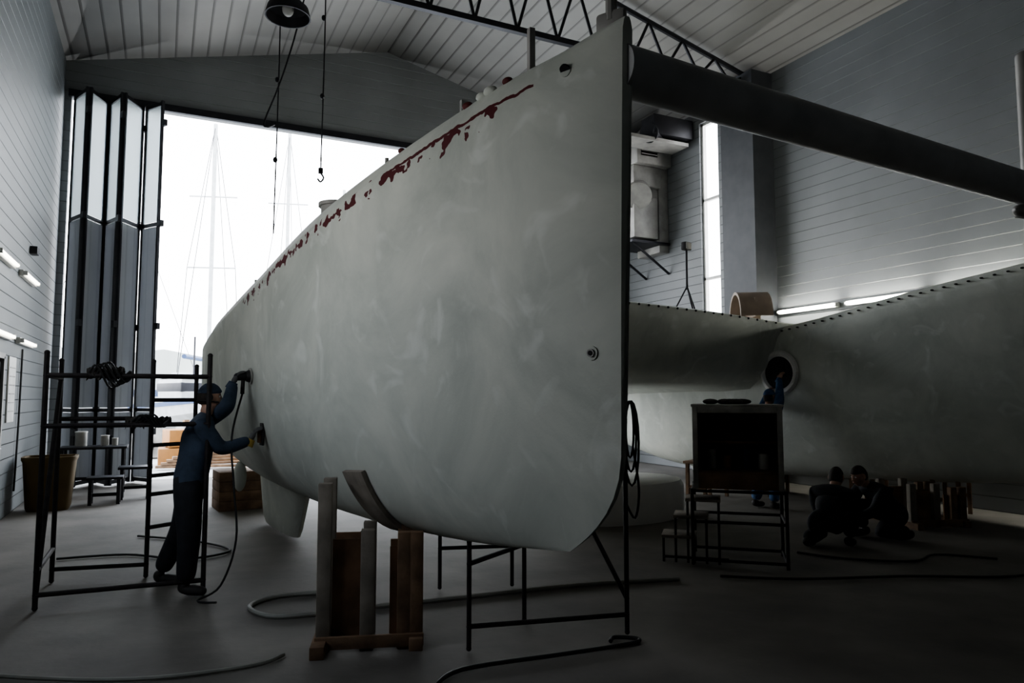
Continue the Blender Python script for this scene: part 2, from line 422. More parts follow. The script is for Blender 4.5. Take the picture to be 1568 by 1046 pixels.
# forward crossbeam with end collars
m=MB()
m.poly([Bt(.10,.0,3.24),Bt(.10,4,3.26),Bt(.10,SEP,3.24)],.125,mat('crossbeam_paint',(.42,.42,.42),.45),seg=28)
for o in (4.15,):
    m.tube(Bt(.1,o,3.3),Bt(.1,o,4.35),.06,M_duct,seg=16); m.ell(Bt(.1,o,4.35),(.06,.06,.04),M_duct)
    m.box(Bt(.1,o,3.1),(.22,.16,.10),M_duct,rz(-.1),.02); m.ell(Bt(.1,o-.15,3.08),(.1,.06,.05),M_duct)
m.done('crossbeam',True,cat)
# forestay chainplate, fairlead, transducer boss
m=MB()
m.box(Bt(.14,0,3.49),(.05,.16,.12),M_duct,rz(.5),.02); m.tube(Bt(.14,0,3.5),Bt(.14,0,3.95),.03,M_duct)
p,n=surf(.30,3.34,-1,0,ZBL)
m.tube(p-n*.03+Vector((0,0,-.01)),p+n*.004+Vector((0,0,-.01)),.032,M_hull,seg=20); m.tube(p,p+n*.008+Vector((0,0,-.01)),.028,M_dark,seg=20)
p,n=surf(.16,1.86,-1,0,ZBL)
m.tube(p-n*.02,p+n*.006,.035,M_hull,seg=20); m.tube(p,p+n*.014,.02,M_duct,seg=16); m.tube(p,p+n*.017,.012,M_dark,seg=12)
m.done('bow_fittings',True,cat)
# deck gear on the port hull
m=MB()
for s,o,h in ((.8,-.05,.34),(1.55,-.1,.30)):
    z=herm(ZDt,s); m.box(Bt(s,o,z+h/2),(.035,.035,h),M_duct)
for s,o,h in ((4.3,-.6,.12),(5.2,-.65,.16),(2.0,-.45,.06)):
    z=herm(ZDt,s); m.tube(Bt(s,o,z-.02),Bt(s,o,z+h),.014,M_duct)
z=herm(ZDt,3.2)
m.tube(Bt(3.2,-.42,z-.02),Bt(3.2,-.42,z+.19),.13,M_duct,seg=20); m.tube(Bt(3.2,-.42,z+.19),Bt(3.2,-.42,z+.22),.15,M_duct,seg=20)
m.box(Bt(2.95,-.4,z+.07),(.18,.2,.12),M_duct,rz(.5),.02)
for s,mm,rr in ((.80,M_red,.022),(.93,M_hull,.03),(1.0,M_hull,.026),(1.12,M_red,.024),(1.75,M_red,.018)):
    w=herm(Wt,s);z=herm(ZDt,s); m.ell(Bt(s,-w+.10,z-.005),(rr,rr*1.6,rr),mm,rz(YAW))
m.done('deck_gear',True,cat)
# round escape hatch
wp,wn=surf(4.9,2.02,-1,SEP,ZBR)
tx=Vector((0,0,1)).cross(wn).normalized(); ty=wn.cross(tx)
m=MB(); ring=[]
for k in range(33):
    t=2*math.pi*k/32; ring.append(wp+wn*.0+(tx*math.cos(t)+ty*math.sin(t))*.30)
m.poly(ring,.05,M_white,seg=8)
m.tube(wp-wn*.05,wp+wn*.012,.285,M_dark,seg=32)
m.done('escape_hatch',True,cat)
# deck mouldings (curved shells)
def shell(nm,s,o,r,L,ang,zb=2.92):
    m=MB(); c=Bt(s,o,zb); R=rz(ang); rings=[]
    for k in range(2):
        rr=[]
        for q in range(13):
            t=math.pi*q/12; rr.append(c+R@Vector(((k-.5)*L,math.cos(t)*r,math.sin(t)*r*1.15)))
        for q in range(12,-1,-1):
            t=math.pi*q/12; rr.append(c+R@Vector(((k-.5)*L,math.cos(t)*(r-.04),math.sin(t)*(r-.04)*1.15)))
        rings.append(rr)
    m.loft(rings,M_beige)
    m.box(c+R@Vector((.0,0,r*.4)),(.03,r*1.7,r*.85),M_beige,R,.01)
    m.done(nm,True,cat)
shell('cockpit_seat_moulding',5.35,7.05,.36,.5,-.5)
shell('helm_seat_moulding',6.9,5.3,.36,.5,-.5,3.25)
# curved white fairing mould standing on the floor
m=MB(); c=C(1.35,10.1,0); rings=[]
for z,rr in ((.0,.98),(.1,1.0),(.42,1.0),(.5,.96),(.53,.85),(.53,.1)):
    rings.append([c+Vector((math.cos(2*math.pi*k/40)*rr*1.15,math.sin(2*math.pi*k/40)*rr*.75,z)) for k in range(40)])
m.loft(rings,mat('white_gelcoat',(.85,.84,.8),.45,0,.04)); m.done('white_fairing_mould')

# ------------------------------------------------------------ work lamp on tripod (on bridge deck)
m=MB(); b=Bt(5.75,6.05,3.0)
for k in range(3):
    a=2.1*k+.4; m.tube(b+Vector((math.cos(a)*.2,math.sin(a)*.2,0.02)),b+Vector((0,0,.4)),.012,M_steel)
m.tube(b+Vector((0,0,.35)),b+Vector((0,0,1.0)),.018,M_steel); m.box(b+Vector((0,0,1.05)),(.16,.1,.13),M_black,rz(.3),.015)
m.box(b+Vector((0,-.06,1.05)),(.13,.015,.1),M_duct,rz(.3)); m.done('tripod_work_lamp')
# ------------------------------------------------------------ heaters / ducts on right wall
m=MB()
def duct(c,s,bv=.03): m.box(c,s,M_duct,None,bv)
duct((10.35,14.2,7.5),(1.0,1.3,.7)); duct((10.25,14.2,6.9),(.8,1.0,.5)); duct((10.2,14.1,5.9),(.7,.8,1.0)); duct((10.55,14.1,6.4),(.6,.6,.5))
m.tube((10.3,14.2,6.7),(9.9,13.6,6.35),.32,M_duct,seg=20); m.tube((10.2,13.2,7.75),(9.7,12.9,7.6),.22,M_steel,seg=20)
m.box((10.3,13.0,7.8),(1.1,.5,.45),M_steel,None,.02); m.box((9.95,13.1,7.45),(1.6,.6,.08),M_duct)
m.box((10.3,14.2,5.3),(1.1,1.1,.06),M_steel)
for y in (13.75,14.65): m.tube((9.8,y,5.3),(10.88,y,4.6),.03,M_steel); 
m.tube((10.7,14.3,7.5),(10.7,14.3,8.15),.12,M_duct)
m.box((10.75,14.2,6.2),(.28,.9,2.2),M_duct,None,.02)
m.box((10.2,13.58,7.55),(.5,.06,.45),M_steel,None,.01)
for k in range(5): m.box((10.2,13.54,7.38+.08*k),(.46,.03,.02),M_duct)
m.done('wall_heater_unit')
# pendant lamp
m=MB(); lp=Vector((1.22,8.75,6.25))
prof=[(.03,.42),(.09,.40),(.12,.34),(.13,.22),(.24,.12),(.27,0.0),(.255,0.0),(.22,.11),(.1,.2),(.02,.22)]
m.loft([[lp+Vector((math.cos(2*math.pi*k/28)*r,math.sin(2*math.pi*k/28)*r,z)) for k in range(28)] for r,z in prof],M_steel,cap=False)
m.ell(lp+Vector((0,0,.1)),(.07,.07,.09),M_white); m.tube(lp+Vector((0,0,.4)),(lp.x,lp.y,roofz(lp.x)+.0),.01,M_steel); m.done('pendant_lamp')
# hanging cables
def hang(x,y,z0,hook=True,nm='hanging_cable'):
    m=MB(); m.poly([(x,y,roofz(x)-.0),(x+.02,y,(z0+9)/2),(x,y,z0)],.009,M_steel,seg=6,sub=5)
    for z in (z0+1.0,z0+2.1): m.ell((x,y,z),(.03,.03,.04),M_steel)
    if hook:
        m.box((x,y,z0-.03),(.06,.05,.08),M_steel,None,.01)
        m.poly([(x,y,z0-.06),(x+.04,y,z0-.12),(x,y,z0-.18),(x-.04,y,z0-.14)],.012,M_steel,seg=6,sub=4)
    m.done(nm)
hang(1.81,9.6,4.7); hang(1.25,9.8,3.8,False)
m=MB(); m.poly([(1.7,9.5,roofz(1.7)-.03),(1.62,9.5,7.6),(1.45,9.5,6.55),(1.25,9.5,5.75),(1.07,9.5,5.2),(1.1,9.5,5.12),(1.2,9.6,5.2)],.011,M_steel,seg=6,sub=5); m.done('slack_rope')

# ------------------------------------------------------------ boat stands
def stand(L,Z,ztop,name,w=.6,dpt=.32,mm=M_wood,extra=None):
    m=MB(); R=rz(-YAW+.15)
    def P(a,b,z): return C(L,Z,z)+R@Vector((a,b,0))
    for a in (-w/2,-.02,.22,w/2):
        for b in (-dpt/2,dpt/2):
            zt=ztop(a,b); m.box(P(a,b,zt/2),(.09,.07,zt),M_woodg if abs(a)<.1 or a<-.2 else mm,R,.006)
    for b in (-dpt/2+.04,dpt/2-.04):
        for a,ww in ((-w/4,w/2-.1),(w/4+.05,w/2-.15)):
            zt=min(ztop(a-ww/2,b),ztop(a+ww/2,b))-.1; m.box(P(a,b,zt/2+.04),(ww,.02,zt-.08),M_ply,R)
    m.box(P(-w/2-.02,0,.04),(.09,dpt+.35,.08),mm,R,.005); m.box(P(w/2,0,.04),(.09,dpt+.2,.08),mm,R,.005)
    m.box(P(0,-dpt/2-.045,.06),(w+.1,.03,.08),mm,R,.004)
    if extra: extra(m)
    return m.done(name)
def ztop1(a,b):
    f=(a+.3)/.6; return 1.08-.33*min(1,max(0,f*2.0))
def strap(m):
    for s0,s1,t0,t1,off,th,mm in ((2.30,2.58,.80,.985,.004,.03,M_woodg),):
        rings=[]
        for k in range(15):
            t=t0+(t1-t0)*k/14; row=[]
            for s_ in (s0,s1):
                a=sec(s_,t,ZBL); p=Bt(a[0],-a[1],a[2])
                a2=sec(s_,min(t+.005,.999),ZBL); a3=sec(s_,t-.005,ZBL)
                tv=Bt(a2[0],-a2[1],a2[2])-Bt(a3[0],-a3[1],a3[2]); al=Bt(1,0,0)-Bt(0,0,0)
                n=tv.cross(al).normalized()
                if n.dot(Bt(0,-1,0)-Bt(0,0,0))<0: n=-n
                row.append((p+n*off,p+n*(off+th)))
            rings.append([row[0][0],row[1][0],row[1][1],row[0][1]])
        m.loft(rings,mm)
stand(-.96,5.02,ztop1,'boat_cradle_stand',extra=strap)
stand(5.35,9.55,lambda a,b:.55 if a<0 else .5,'boat_cradle_stand',w=.7,dpt=.6)
stand(1.6+.0,13.4,lambda a,b:.3,'boat_cradle_stand',w=.7,dpt=.4)

# ------------------------------------------------------------ scaffolds
def frame(name,lines,r=.02,mm=M_rust,extra=None):
    m=MB()
    for a,b in lines: m.tube(a,b,r,mm,seg=8)
    ends={}
    for a,b in lines:
        for p in (a,b): ends[tuple(round(x,3) for x in p)]=p
    for p in ends.values(): m.ell(p if p[2]>.03 else Vector((p[0],p[1],.022)),(r*1.1,)*3,mm,u=8,v=6)
    if extra: extra(m)
    return m.done(name)
def V(x,y,z): return Vector((x,y,z))
A=(-.83,6.72);B2=(.36,6.66);Cc=(-.08,7.5);D=(-.83,7.65);E=(.30,7.75)
ln=[]
for (x,y),h in ((A,2.0),(B2,2.0),(Cc,1.98),(D,1.98),(E,1.95)): ln.append((V(x,y,.02),V(x,y,h)))
for z in (1.82,1.42,.12): ln.append((V(*A,z),V(*B2,z)))
for z in (1.82,.3): ln.append((V(*A,z),V(*D,z)))
for z in (1.84,1.45,.12): ln.append((V(*D,z),V(*Cc,z)))
for z in (1.84,1.62,1.2,.92,.75,.45): ln.append((V(*Cc,z),V(*E,z)))
ln.append((V(*A,.1),V(*D,1.8)))
def rags(m):
    m.rag((-.44,6.72,1.85),.11,M_rag); m.rag((-.36,6.715,1.86),.07,M_rag); m.rag((-.16,6.71,1.45),.10,M_rag); m.rag((.0,6.70,1.45),.07,M_rag)
    for k in range(4):
        m.poly([(-.54+.03*k,6.70,1.84),(-.48+.03*k,6.66,1.90+.01*k),(-.38+.03*k,6.67,1.72+.02*k),(-.30+.02*k,6.70,1.80),(-.24,6.68,1.86)],.009,M_black,seg=6,sub=5)
        m.poly([(-.22+.03*k,6.69,1.44),(-.14+.03*k,6.65,1.50),(-.04+.02*k,6.66,1.40),(.06,6.67,1.46)],.009,M_black,seg=6,sub=5)
frame('scaffold_tower',ln,extra=rags)
P1=C(.80,5.13);P2=C(-.28,4.80);P3=C(.09,5.42);P4=C(-.62,6.3);P5=C(.0,6.4)
def at(p,z): return Vector((p.x,p.y,z))
ln=[(at(P1,.02),at(P1,1.94)),(at(P2,.02),at(P2,.70)),(at(P3,.02),at(P3,.58)),
 (at(P2,.16),at(P1,.14)),(at(P2,.56),at(P3,.56)),(at(P3,.56),at(P4,.56)),(at(P4,.02),at(P4,.62)),(at(P5,.02),at(P5,.7)),(at(P4,.35),at(P5,.35)),(at(P1,.25),at(C(.62,5.6),.62))]
frame('scaffold_trestle',ln,r=.017)

# cabinet on a tubular stand
m=MB(); cc=C(2.30,7.42); R=rz(-YAW-.28)
def Q(a,b,z): return Vector((cc.x,cc.y,z))+R@Vector((a,b,0))
w,dp,z0,z1=.84,.62,.74,1.55
M_side=mat('scuffed_panel',(.40,.38,.35),.7,0,.6,3,.2,10)
for a in (-1,1): m.box(Q(a*(w/2-.015),0,(z0+z1)/2),(.03,dp,z1-z0),M_ply if a<0 else M_side,R)
m.box(Q(0,dp/2-.015,(z0+z1)/2),(w-.06,.03,z1-z0),M_wood,R)
for z in (z0+.015,z0+.16,z1-.015): m.box(Q(0,0,z),(w-.06,dp-.04,.03),M_ply,R)
m.box(Q(0,-dp/2-.0,z0+.08),(w,.03,.15),M_ply,R,.004); m.box(Q(0,-dp/2,z1-.03),(w,.03,.06),M_side,R,.004)
for a in (-1,1): m.box(Q(a*(w/2-.02),-dp/2-.005,(z0+z1)/2),(.05,.03,z1-z0),M_side,R,.004)
m.box(Q(0,.1,z0+.45),(w-.08,.36,.02),M_ply,R)
for k,(a,hh) in enumerate(((-.25,.2),(-.1,.14),(.1,.22),(.26,.16))): m.tube(Q(a,.05,z0+.17),Q(a,.05,z0+.17+hh),.05,(M_duct,M_orange,M_boatb,M_white)[k],seg=14)
m.box(Q(0,0,z1+.012),(w+.04,dp+.03,.025),M_side,R,.004)
for k in range(8): m.ell(Q(-.1+random.uniform(-.16,.16),random.uniform(-.1,.1),z1+.05),(.1,.07,.03),M_rag,rz(random.random()*3),10,8)
for a in (-w/2-.02,w/2+.02):
    for b_ in (-dp/2,dp/2): m.tube(Q(a,b_,0),Q(a,b_,z0),.018,M_rust)
for z in (.05,.42,z0-.02):
    for b_ in (-dp/2,dp/2): m.tube(Q(-w/2-.02,b_,z),Q(w/2+.02,b_,z),.015,M_rust)
    for a in (-w/2-.02,w/2+.02): m.tube(Q(a,-dp/2,z),Q(a,dp/2,z),.015,M_rust)
for k,z in enumerate((.25,.45,.62)):
    m.box(Q(-.58+.12*k,-.1,z),(.34,.34,.03),M_woodg,R,.004)
    for a in (-.15,.15):
        m.tube(Q(-.58+.12*k+a,-.25,0),Q(-.58+.12*k+a,-.25,z),.013,M_rust)
m.tube(Q(-.73,-.25,.05),Q(-.1,-.25,.05),.013,M_rust)
m.done('tool_cabinet')

# ------------------------------------------------------------ left clutter
def bench(name,x,y,w,d,h,mm=M_woodg,ang=0):
    m=MB(); R=rz(ang); c=Vector((x,y,0))
    m.box(c+Vector((0,0,h)),(w,d,.04),mm,R,.005)
    for a in (-1,1):
        for b in (-1,1): m.box(c+R@Vector((a*(w/2-.06),b*(d/2-.05),0))+Vector((0,0,(h-.02)/2)),(.05,.05,h-.02),mm,R)
    for a in (-1,1): m.box(c+R@Vector((a*(w/2-.06),0,0))+Vector((0,0,h*.35)),(.03,d-.14,.05),mm,R)
    m.box(c+Vector((0,0,h*.35)),(w-.14,.03,.05),mm,R)
    return m.done(name)
bench('work_bench',-1.0,14.1,1.0,.6,.8,M_steel); bench('step_stool',-.35,13.4,.5,.4,.5,M_steel); bench('step_stool',-.75,12.9,.5,.35,.4,M_steel)
m=MB()
for x,z,s in ((-1.2,.83,.2),(-.85,.83,.14),(-.7,.83,.1)): m.tube((x,14.1,z-.005),(x,14.1,z+s*1.1),s*.45,M_duct,seg=16); m.tube((x,14.1,z+s*1.1),(x,14.1,z+s*1.2),s*.48,M_white,seg=16)
m.done('paint_tins')
m=MB()
rings=[[Vector((-1.45,12.6,z))+Vector((math.copysign(abs(math.cos(t))**.4,math.cos(t))*r,math.copysign(abs(math.sin(t))**.4,math.sin(t))*r*.8,0)) for t in [2*math.pi*k/24 for k in range(24)]] for z,r in ((0.0,.26),(.05,.28),(.7,.33),(.74,.35),(.78,.35),(.78,.31),(.1,.25))]
m.loft(rings,M_yellow); m.done('waste_bin')
m=MB(); m.box((XL+.012,12.0,1.75),(.02,.5,.9),M_white,None,.004)
for k in range(6): m.box((XL+.024,12.0,1.45+.12*k),(.004,.38,.015),M_duct)
m.done('wall_notice')
m=MB(); m.box((XL+.02,10.6,1.05),(.04,.95,2.1),M_steel,None,.01)
for y in (10.1,11.1): m.box((XL+.04,y,1.08),(.07,.07,2.16),M_duct)
m.box((XL+.04,10.6,2.17),(.07,1.07,.07),M_duct); m.tube((XL+.04,10.95,1.0),(XL+.1,10.95,1.0),.015,M_alu); m.tube((XL+.1,10.95,1.0),(XL+.1,10.83,1.0),.012,M_alu); m.done('door_2',False)
m=MB(); m.poly([(XL+.02,12.7,2.35),(XL+.03,12.6,1.2),(XL+.03,12.5,.3)],.014,M_black,seg=6,sub=3); m.box((XL+.05,13.1,3.9),(.1,.2,.12),M_steel,None,.01); m.done('wall_conduit')
m=MB()
for k in range(4): m.box((1.25,11.6,.07+.14*k),(1.0,.6,.135),M_wood,rz(.1),.006)
m.done('timber_stack')
for (L,Z,h) in ((6.1,10.1,.75),(5.6,11.4,.6),(4.4,12.4,.7),(3.2,11.9,.6)):
    p=C(L,Z); bench('saw_horse',p.x,p.y,.9,.4,h,M_wood,.4)
# hoses
def hose(pts,r,mm,nm):
    m=MB(); m.poly([Vector((p[0],p[1],p[2] if len(p)>2 else r+.002)) for p in pts],r,mm,sub=6); m.done(nm)
def cf(l): return [tuple(C(a,b,(c[0] if c else .018))) for a,b,*c in l]
hose(cf([(-1.35,6.2),(-1.9,6.05),(-2.05,5.75),(-1.8,5.5),(-1.5,5.55),(-1.2,5.7),(-.4,6.0),(.6,6.4),(1.5,6.6)]),.018,M_hose,'air_hose')
hose(cf([(-4.2,4.6),(-3.0,4.35),(-2.2,4.3),(-1.6,4.5),(-1.45,4.7)]),.014,M_hose,'air_hose')
hose(cf([(-.45,4.15),(-.3,4.45),(.3,4.7),(.78,4.9),(.85,5.0),(.7,5.03),(.66,4.95)]),.014,M_black,'power_cable')
hose(cf([(1.9,6.7),(2.6,6.6),(3.6,6.7),(4.6,6.7),(5.6,7.2)]),.012,M_black,'power_cable')
hose(cf([(3.0,7.7),(3.4,7.4),(4.0,7.3),(4.4,7.6),(4.9,7.4)]),.012,M_black,'power_cable')
hose(cf([(-4.6,7.4),(-4.0,7.6),(-3.3,7.4),(-3.0,7.8),(-3.6,8.3),(-4.4,8.6)]),.012,M_black,'power_cable')
# cable coil hung by the bow
m=MB(); pc=at(P1,0)+C(.035,0,0)
for k in range(3):
    pts=[pc+C((.028+.012*k)*math.sin(2*math.pi*t/16)+.008*k,.015*k,1.42-.05*k+(.20+.05*k)*math.cos(2*math.pi*t/16)) for t in range(17)]
    m.poly(pts,.009,M_black,seg=6)
m.poly([pc+C(.02,0,1.3),pc+C(.06,0,1.0),pc+C(.03,0,.8),pc+C(-.04,0,.92)],.009,M_black,seg=6,sub=5)
m.done('cable_coil')

# ------------------------------------------------------------ people
def skin(name,verts,edges,rad,mt,sub=2,parent=None,lower=None,zcut=0):
    me=bpy.data.meshes.new(name+'_t'); me.from_pydata([tuple(v) for v in verts],edges,[]); me.update()
    o=bpy.data.objects.new(name+'_t',me); bpy.context.scene.collection.objects.link(o)
    bpy.context.view_layer.objects.active=o
    md=o.modifiers.new('s','SKIN'); md.use_smooth_shade=True; md.branch_smoothing=.6
    if not me.skin_vertices:
        bpy.ops.object.select_all(action='DESELECT'); o.select_set(True); bpy.ops.mesh.customdata_skin_add()
    for i,r in enumerate(rad):
        sv=me.skin_vertices[0].data[i]; rr=r if isinstance(r,tuple) else (r,r); sv.radius=rr; sv.use_root=(i==0)
    sb=o.modifiers.new('u','SUBSURF'); sb.levels=sub; sb.render_levels=sub
    dg=bpy.context.evaluated_depsgraph_get(); ev=o.evaluated_get(dg); nm=bpy.data.meshes.new_from_object(ev)
    bpy.data.objects.remove(o); nm.name=name; nm.materials.clear(); nm.materials.append(mt)
    if lower: nm.materials.append(lower)
    for p in nm.polygons: p.use_smooth=True; p.material_index=1 if (lower and p.center.z<zcut) else 0
    ob=bpy.data.objects.new(name,nm); bpy.context.scene.collection.objects.link(ob)
    if parent is not None: setpar(ob,parent)
    return ob
def ik(a,c,l1,l2,pole):
    d=c-a; L=min(d.length,(l1+l2)*.999); u=d.normalized(); x=(l1*l1-l2*l2+L*L)/(2*L); h=math.sqrt(max(0,l1*l1-x*x))
    pl=(pole-u*pole.dot(u)).normalized(); return a+u*x+pl*h
def hand(parent,nm,wrist,fwd,palmn,thumbdir,mt,curl=.5):
    f=fwd.normalized(); n=(palmn-f*palmn.dot(f)).normalized(); sd=f.cross(n).normalized()
    if sd.dot(thumbdir)<0: sd=-sd
    vs=[wrist+f*.0,wrist+f*.045,wrist+f*.085]; ed=[(0,1),(1,2)]; rd=[(.03,.03),(.042,.026),(.042,.02)]
    skin(nm+'_palm',vs,ed,rd,mt,2,parent)
    for k,(off,ln) in enumerate(((.030,.072),(.010,.082),(-.011,.076),(-.031,.060))):
        b=wrist+f*.07+sd*off*.8; p=[b]; d=f.copy()
        for j,fr in enumerate((.35,.42,.3,.25)):
            if j>0: d=(d*math.cos(curl*.9)+n*math.sin(curl*.9)).normalized() if j==1 else (d+n*curl*.8).normalized()
            p.append(p[-1]+d*ln*fr+sd*off*.05)
        skin(f'{nm}_finger_{k+1}',p,[(i,i+1) for i in range(len(p)-1)],[.011,.0105,.0098,.009,.0075],mt,1,parent)
    b=wrist+f*.03+sd*.022; p=[b,b+(sd*.8+f*.5).normalized()*.035,b+(sd*.8+f*.6).normalized()*.035+(f+n*.6+sd*.2).normalized()*.03]
    p.append(p[-1]+(f+n).normalized()*.026)
    skin(nm+'_thumb',p,[(0,1),(1,2),(2,3)],[.015,.0135,.012,.010],mt,1,parent)
def head(parent,c,face,up,kind):
    y=face.normalized(); x=y.cross(up).normalized(); z=x.cross(y); R=basis(x,y,z)
    m=MB(); vs=m.ell(c,(1,1,1),M_skin,R,28,20)
    for v in vs:
        l=R.transposed()@(v.co-c); a,b,h=l.x,l.y,l.z
        wx=.074*(1-.22*max(0,-h)**1.5); wy=.094; wz=.118
        bb=b*wy; 
        if h<-.2 and b>0: bb+=.012*(-h)*(b)
        if h<-.3 and b<0: bb*=1-.35*(-h-.3)
        if abs(a)<.28 and b>.5 and -.35<h<.12: bb+=.018*(1-abs(a)/.28)*max(0,1-abs(h+.18)/.25)
        if .12<abs(a)<.55 and b>.4 and abs(h-.08)<.12: bb-=.006
        v.co=c+R@Vector((a*wx,bb,h*wz))
    def P(a,b,h): return c+R@Vector((a,b,h))
    for s in (-1,1):
        m.ell(P(s*.030,.079,.008),(.013,.010,.009),M_eye,R,12,8); m.ell(P(s*.030,.087,.008),(.006,.004,.006),M_iris,R,10,6)
        m.ell(P(s*.030,.086,.026),(.018,.006,.004),M_hair,R,10,6)
        m.ell(P(s*.075,-.005,0),(.010,.020,.032),M_skin,R@rz(s*.3),12,8)
    m.ell(P(0,.100,-.022),(.013,.014,.012),M_skin,R,12,8); m.ell(P(0,.088,-.055),(.024,.008,.007),M_lip,R,12,6)
    hv=m.ell(c,(1,1,1),M_hair,R,24,16)
    for v in hv:
        l=R.transposed()@(v.co-c); f=1.06 if (l.z>.28 or (l.y<-.1 and l.z>-.45)) else .85
        v.co=c+R@Vector((l.x*.076*f,l.y*.096*f-.002,l.z*.119*f))
    if kind in('mask','cap'):
        mm=M_navy if kind=='mask' else M_blue
        cv=m.ell(c,(1,1,1),mm,R,24,16)
        for v in cv:
            l=R.transposed()@(v.co-c); f=1.12 if l.z>.32 else .8
            v.co=c+R@Vector((l.x*.078*f,l.y*.098*f,max(l.z,.0)*.120*f))
        if kind=='cap': m.ell(P(0,.105,.045),(.06,.05,.008),mm,R)
    if kind=='mask':
        m.ell(P(0,.098,-.045),(.040,.036,.042),M_mask,R)
        for s in (-1,1): m.tube(P(s*.035,.10,-.06),P(s*.068,.118,-.072),.026,M_mask,seg=16); m.tube(P(s*.066,.117,-.071),P(s*.072,.120,-.073),.027,M_duct,seg=16)
        m.poly([P(-.06,.07,-.04),P(-.084,0,-.03),P(-.06,-.08,-.02),P(0,-.105,-.02),P(.06,-.08,-.02),P(.084,0,-.03),P(.06,.07,-.04)],.006,M_black,sub=4)
        for s in (-1,1): m.ell(P(s*.088,-.005,.005),(.018,.032,.038),M_black,R)
        m.poly([P(-.092,0,.03),P(-.085,0,.1),P(0,0,.142),P(.085,0,.1),P(.092,0,.03)],.007,M_black,sub=5)
    m.done('head',True,parent,angle=60)
def person(name,J,face,kind,top,legs,hm,hands,facedir=None,up=Vector((0,0,1))):
    root=empty(name,Vector((J['pelvis'].x,J['pelvis'].y,0)))
    K=1.22
    vs=[J['pelvis'],J['waist'],J['chest'],J['upper'],J['neck'],
        J['shR'],J['elR'],J['wrR'],J['shL'],J['elL'],J['wrL']]
    rd=[(.155,.13),(.150,.125),(.170,.13),(.12,.10),.058,.080,.058,.040,.080,.058,.040]
    ed=[(0,1),(1,2),(2,3),(3,4),(3,5),(5,6),(6,7),(3,8),(8,9),(9,10)]
    vs+=[J['hpR'],J['knR'],J['anR'],J['hpL'],J['knL'],J['anL']]
    rd+=[.115,.082,.066,.115,.082,.066]; ed+=[(0,11),(11,12),(12,13),(0,14),(14,15),(15,16)]
    rd=[tuple(q*K for q in r) if isinstance(r,tuple) else r*K for r in rd]
    skin('overall',vs,ed,rd,top,2,root,legs,J['pelvis'].z+.0)
    skin('neck',[J['neck']-(J['neck']-J['upper'])*.3,J['head']-Vector((0,0,.03))],[(0,1)],[.060,.058],M_skin,2,root)
    for s in 'RL':
        a=J['an'+s]; f=J['toe'+s]-a; f.z=0; f.normalize(); g=Vector((a.x,a.y,.0 if a.z<.3 else a.z-.1))
        skin('boot_'+s.lower(),[a+Vector((0,0,.02)),Vector((a.x,a.y,g.z+.055))-f*.03,Vector((a.x,a.y,g.z+.045))+f*.10,Vector((a.x,a.y,g.z+.040))+f*.19],[(0,1),(1,2),(2,3)],[.062,(.058,.055),(.055,.044),(.045,.038)],M_boot,2,root)
    head(root,J['head'],face,up,kind)
    for s in 'RL':
        w=J['wr'+s]; h=hands[s]; fw=h[0].normalized()
        m=MB(); m.tube(w-fw*.05,w+fw*.012,.050,M_cuff if (name=='boat_builder' and s=='R') else top,r2=.040,seg=16); m.done('cuff_'+s.lower(),True,root)
        hand(root,'hand_'+s.lower(),w,h[0],h[1],h[2],hm,h[3])
    return root
dd=Bt(1,0,0)-Bt(0,0,0); UP=Vector((0,0,1))
# man sanding the port hull
h1,n1=surf(4.38,1.84,-1,0,ZBL); h2,n2=surf(4.20,1.32,-1,0,ZBL)
J=dict(pelvis=C(-2.76,6.26,.95),waist=C(-2.75,6.28,1.12),chest=C(-2.73,6.31,1.31),upper=C(-2.71,6.33,1.42),neck=C(-2.69,6.35,1.50),head=C(-2.67,6.37,1.64),
 shR=C(-2.66,6.15,1.42),shL=C(-2.74,6.50,1.45),hpR=C(-2.75,6.16,.88),hpL=C(-2.79,6.36,.88),
 knR=C(-2.70,6.12,.50),anR=C(-2.72,6.12,.10),toeR=C(-2.5,6.1,.04),knL=C(-2.90,6.42,.50),anL=C(-3.10,6.48,.11),toeL=C(-2.8,6.5,.04))
J['wrL']=h1+n1*.16-UP*.06; J['wrR']=h2+n2*.13-UP*.02+dd*-.02
J['elL']=ik(J['shL'],J['wrL'],.29,.27,C(-.1,-.6,-1)); J['elR']=ik(J['shR'],J['wrR'],.29,.27,C(-.3,-.5,-1))
man=person('boat_builder',J,C(.92,.38,.05),'mask',M_navy,M_jean,M_glove,
 {'L':((-n1*.4+UP*.9),-n1,dd,.75),'R':((-n2*.5+UP*.8-dd*.1),-n2,dd,.6)})
# sanders
def sander(p,n,nm,cable):
    m=MB(); up=UP; m.tube(p+n*.004,p+n*.018,.075,M_duct,seg=24); m.tube(p+n*.018,p+n*.05,.06,M_black,r2=.045,seg=20)
    m.tube(p+n*.05,p+n*.12,.036,M_steel,seg=16); m.ell(p+n*.12,(.036,.036,.036),M_steel); m.tube(p+n*.07,p+n*.075-up*.16,.018,M_black,seg=12)
    if cable: m.poly([p+n*.075-up*.16]+cable,.009,M_black,sub=6)
    m.done(nm)
sander(h1,n1,'orbital_sander',[C(-2.44,6.30,1.3),C(-2.38,6.22,.9),C(-2.32,6.15,.45),C(-2.40,6.05,.1),C(-2.52,5.9,.02),C(-2.35,5.85,.02)])
m=MB(); m.box(h2+n2*.02,(.02,.1,.2),M_black,rz(math.atan2(n2.y,n2.x)),.006); m.box(h2+n2*.045,(.03,.05,.14),M_wood,rz(math.atan2(n2.y,n2.x)),.01); m.done('sanding_block')
